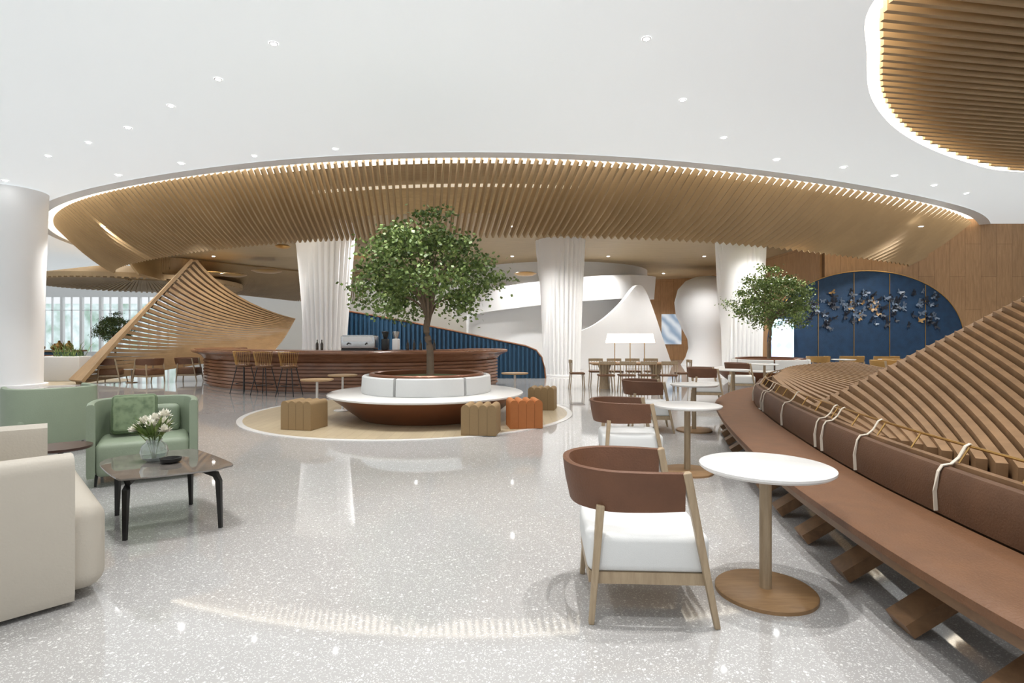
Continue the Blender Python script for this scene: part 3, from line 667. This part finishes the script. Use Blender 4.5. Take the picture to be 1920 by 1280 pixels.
for (x,y) in((.02,-.38),(.55,-.12),(-.42,.16),(.0,.45)):
    MB().strip([(x*.25,y*.25,.447),(x*.8,y*.8,.442),(x*.98,y*.98,.42),(x*1.03,y*1.03,.37),(x*1.06,y*1.06,0)],[.045,.045,.045,.04,.024],[.02,.025,.035,.035,.024]).obj('leg',M['black'],R,smooth=False)
side_table((-4.15,5.1,0),.5,.24,.16,M['sidedark'],'small round dark side table beside the armchairs',M['black'])
V=root('flower_vase',(-2.98,4.62,.472),0,'round glass vase filled with white flowers and green leaves','flower vase')
MB().lathe([(.05,0),(.09,.03),(.105,.08),(.09,.13),(.055,.16),(.06,.18),(.054,.18),(.05,.16),(.084,.13),(.098,.08),(.084,.035),(.01,.012)],(0,0,0),36).obj('vase',M['glass'],V)
rnd=random.Random(2); pe=MB(); lf=MB(); stm=MB()
heads=[(0,0,.33),(.08,.02,.30),(-.08,.0,.31),(.02,-.07,.29),(-.03,.07,.32),(.12,-.05,.25),(-.13,-.03,.25),(.05,.06,.36)]
for hx,hy,hz in heads:
    stm.tube([(hx*.1,hy*.1,.03),(hx*.4,hy*.4,.16),(hx,hy,hz)],.004,5)
    for j in range(80):
        a=rnd.uniform(0,6.28); e=rnd.uniform(-.1,1.4); d=Vector((math.cos(a)*math.cos(e),math.sin(a)*math.cos(e),math.sin(e))); s_,u=frame(d); c=Vector((hx,hy,hz)); l=rnd.uniform(.04,.075)
        pe.add([c+d*.008,c+d*l*.6+s_*.013,c+d*l+u*.008,c+d*l*.6-s_*.013],[(0,1,2,3)])
for j in range(46):
    a=rnd.uniform(0,6.28); r=rnd.uniform(.1,.2); p=Vector((math.cos(a)*.04,math.sin(a)*.04,.19)); q=Vector((math.cos(a)*r,math.sin(a)*r,rnd.uniform(.2,.40))); s_,u=frame(q-p); m_=(p+q)/2+Vector((0,0,.02))
    lf.add([p,m_+s_*.016,q,m_-s_*.016],[(0,1,2,3)])
pe.obj('petals',M['petal'],V,smooth=False); lf.obj('leaves',M['leaf'],V,smooth=False); stm.obj('stems',M['leaf'],V)
o=MB().lathe([(.05,0),(.075,.015),(.08,.04),(.07,.04),(.05,.018),(.01,.012)],(0,0,0),28).obj('dish',M['black'],loc=(-2.80,4.55,.472)); tag(o,'small black dish beside the vase','dish')
# ---------------- back-left things
R=root('planter_box',(-15.5,19.2,0),.1,'white rectangular planter box with grasses','planter')
MB().box((0,0,.42),(1.4,.7,.84)).obj('box',M['marble'],R,bevel=.03)
g=MB(); rnd=random.Random(9)
for j in range(60):
    x,y=rnd.uniform(-.3,.6),rnd.uniform(-.25,.25); h=rnd.uniform(.2,.6); dx,dy=rnd.uniform(-.35,.35),rnd.uniform(-.2,.2)
    g.add([(x-.01,y,.82),(x+.01,y,.82),(x+dx*.5+.01,y+dy*.5,.82+h*.7),(x+dx,y+dy,.82+h),(x+dx*.5-.01,y+dy*.5,.82+h*.7)],[(0,1,2,3,4)])
g.obj('grass',M['leaf'],R,smooth=False)
R=root('display_table',(-22.0,26,0),.1,'display table with blue front and oak top','table')
MB().box((0,0,.42),(3.0,1.0,.8)).obj('body',M['blue'],R,bevel=.03); MB().box((0,0,.86),(3.2,1.15,.08)).obj('table_top',M['oak'],R,smooth=False)
f=None
for i in range(7):
    x=-23.3+i*.42
    if f is None: f=MB().lathe([(.12,0),(.2,.08),(.22,.22),(.12,.36),(.05,.42),(.08,.46),(.01,.5)],(0,0,0),20).obj('jar',M['brass'],loc=(x,25.9,.903)); tag(f,'rounded golden jar on the display table','jar','golden jars on the display table'); c=f
    else: c=f.copy(); SC.collection.objects.link(c); c.location=(x,26+.1*(x+22)+.2*math.sin(i*2),.903); 
    c.scale=(.8,.8,.6+.6*random.random())
o=MB().box((0,0,0),(.85,.1,2.2)).obj('display_screen',M['screen'],loc=(10.38,21.3,1.1),smooth=False); tag(o,'bright colourful video screen standing on the floor','screen')
o=MB().box((0,0,0),(1.3,.1,2.0)).obj('display_screen',M['poster'],loc=(PY(1259,617,36.94)[0],36.94,PY(1259,617,36.94)[2]),smooth=False); tag(o,'pale glowing display panel on the oak wall','screen')
# ---------------- downlights
dls=[(513,81,6),(409,148,6),(320,198,6),(240,239,6),(166,267,6),(90,292,6),(10,338,6),(1212,72,6),(1280,187,6),(1357,258,6),(1456,299,6),(1582,313,6),(1677,329,6),(1752,347,6),(1812,362,6),(629,279,6),(477,292,6),(340,306,6),(222,328,6),(90,380,6)]
dl=None
def downlight(x,y,z,s=1):
    global dl
    if dl is None:
        dl=root('recessed_downlight',(x,y,z),0,'small round recessed ceiling downlight','downlight','ceiling downlights')
        MB().lathe([(.055,-.012),(.075,-.012),(.08,-.002)],(0,0,0),20,cap=False).obj('trim_ring',M['white'],dl); MB().lathe([(.056,-.010),(.01,-.010)],(0,0,0),20).obj('lens',M['lens'],dl)
        c=dl
    else: c=dup(dl,(x,y,z))
    c.scale=(s,s,1)
for px,py,z in dls:
    x,y,z=PZ(px,py,z); downlight(x,y,z-.001,.85 if y<14 else 1.1)
def spot(x,y,z,e,size=100,col=(1,.99,.975),rad=.12,blend=.6):
    l=bpy.data.lights.new('spot_lamp','SPOT'); l.energy=e; l.spot_size=math.radians(size); l.spot_blend=blend; l.shadow_soft_size=rad; l.color=col
    o=bpy.data.objects.new('spot_lamp',l); SC.collection.objects.link(o); o.location=(x,y,z)
for x,y in((-3.6,8.6),(-3.6,4.6),(2.3,8.8),(-8,9.5),(1.9,12),(7,11.5),(6,5),(-13,13),(-18,20),(10,14.5),(-.5,1.0)):
    spot(x,y,5.95,400)
spot(.9,3.1,5.95,640,70,rad=.04); spot(1.8,3.7,5.95,480,70,rad=.04); spot(-2.9,4.4,5.95,300,50,rad=.04)
for x in(-14,-9,-4.5,0,4.5,9,14):
    for y in(19,26,33): 
        if x==14 and y>19: continue
        spot(x,y,5.25,740,140); 
        if not(x in(0,4.5) and y==33): downlight(x+.01,y,5.299,1.2)
for x in(-1.0,-2.3): spot(x,9.0,5.9,480,50)
for x in(12,14,16): spot(x,20.9,5.0,80,50,(.8,.9,1))
sn=bpy.data.lights.new('sun','SUN'); sn.energy=3.0; sn.angle=.02; so=bpy.data.objects.new('sun',sn); SC.collection.objects.link(so); so.rotation_euler=(math.radians(32),0,0); so.location=(0,0,20)
w=bpy.data.worlds.new('world'); SC.world=w; w.use_nodes=True; bg=w.node_tree.nodes['Background']; bg.inputs['Color'].default_value=(.93,.97,1,1); bg.inputs['Strength'].default_value=1.0
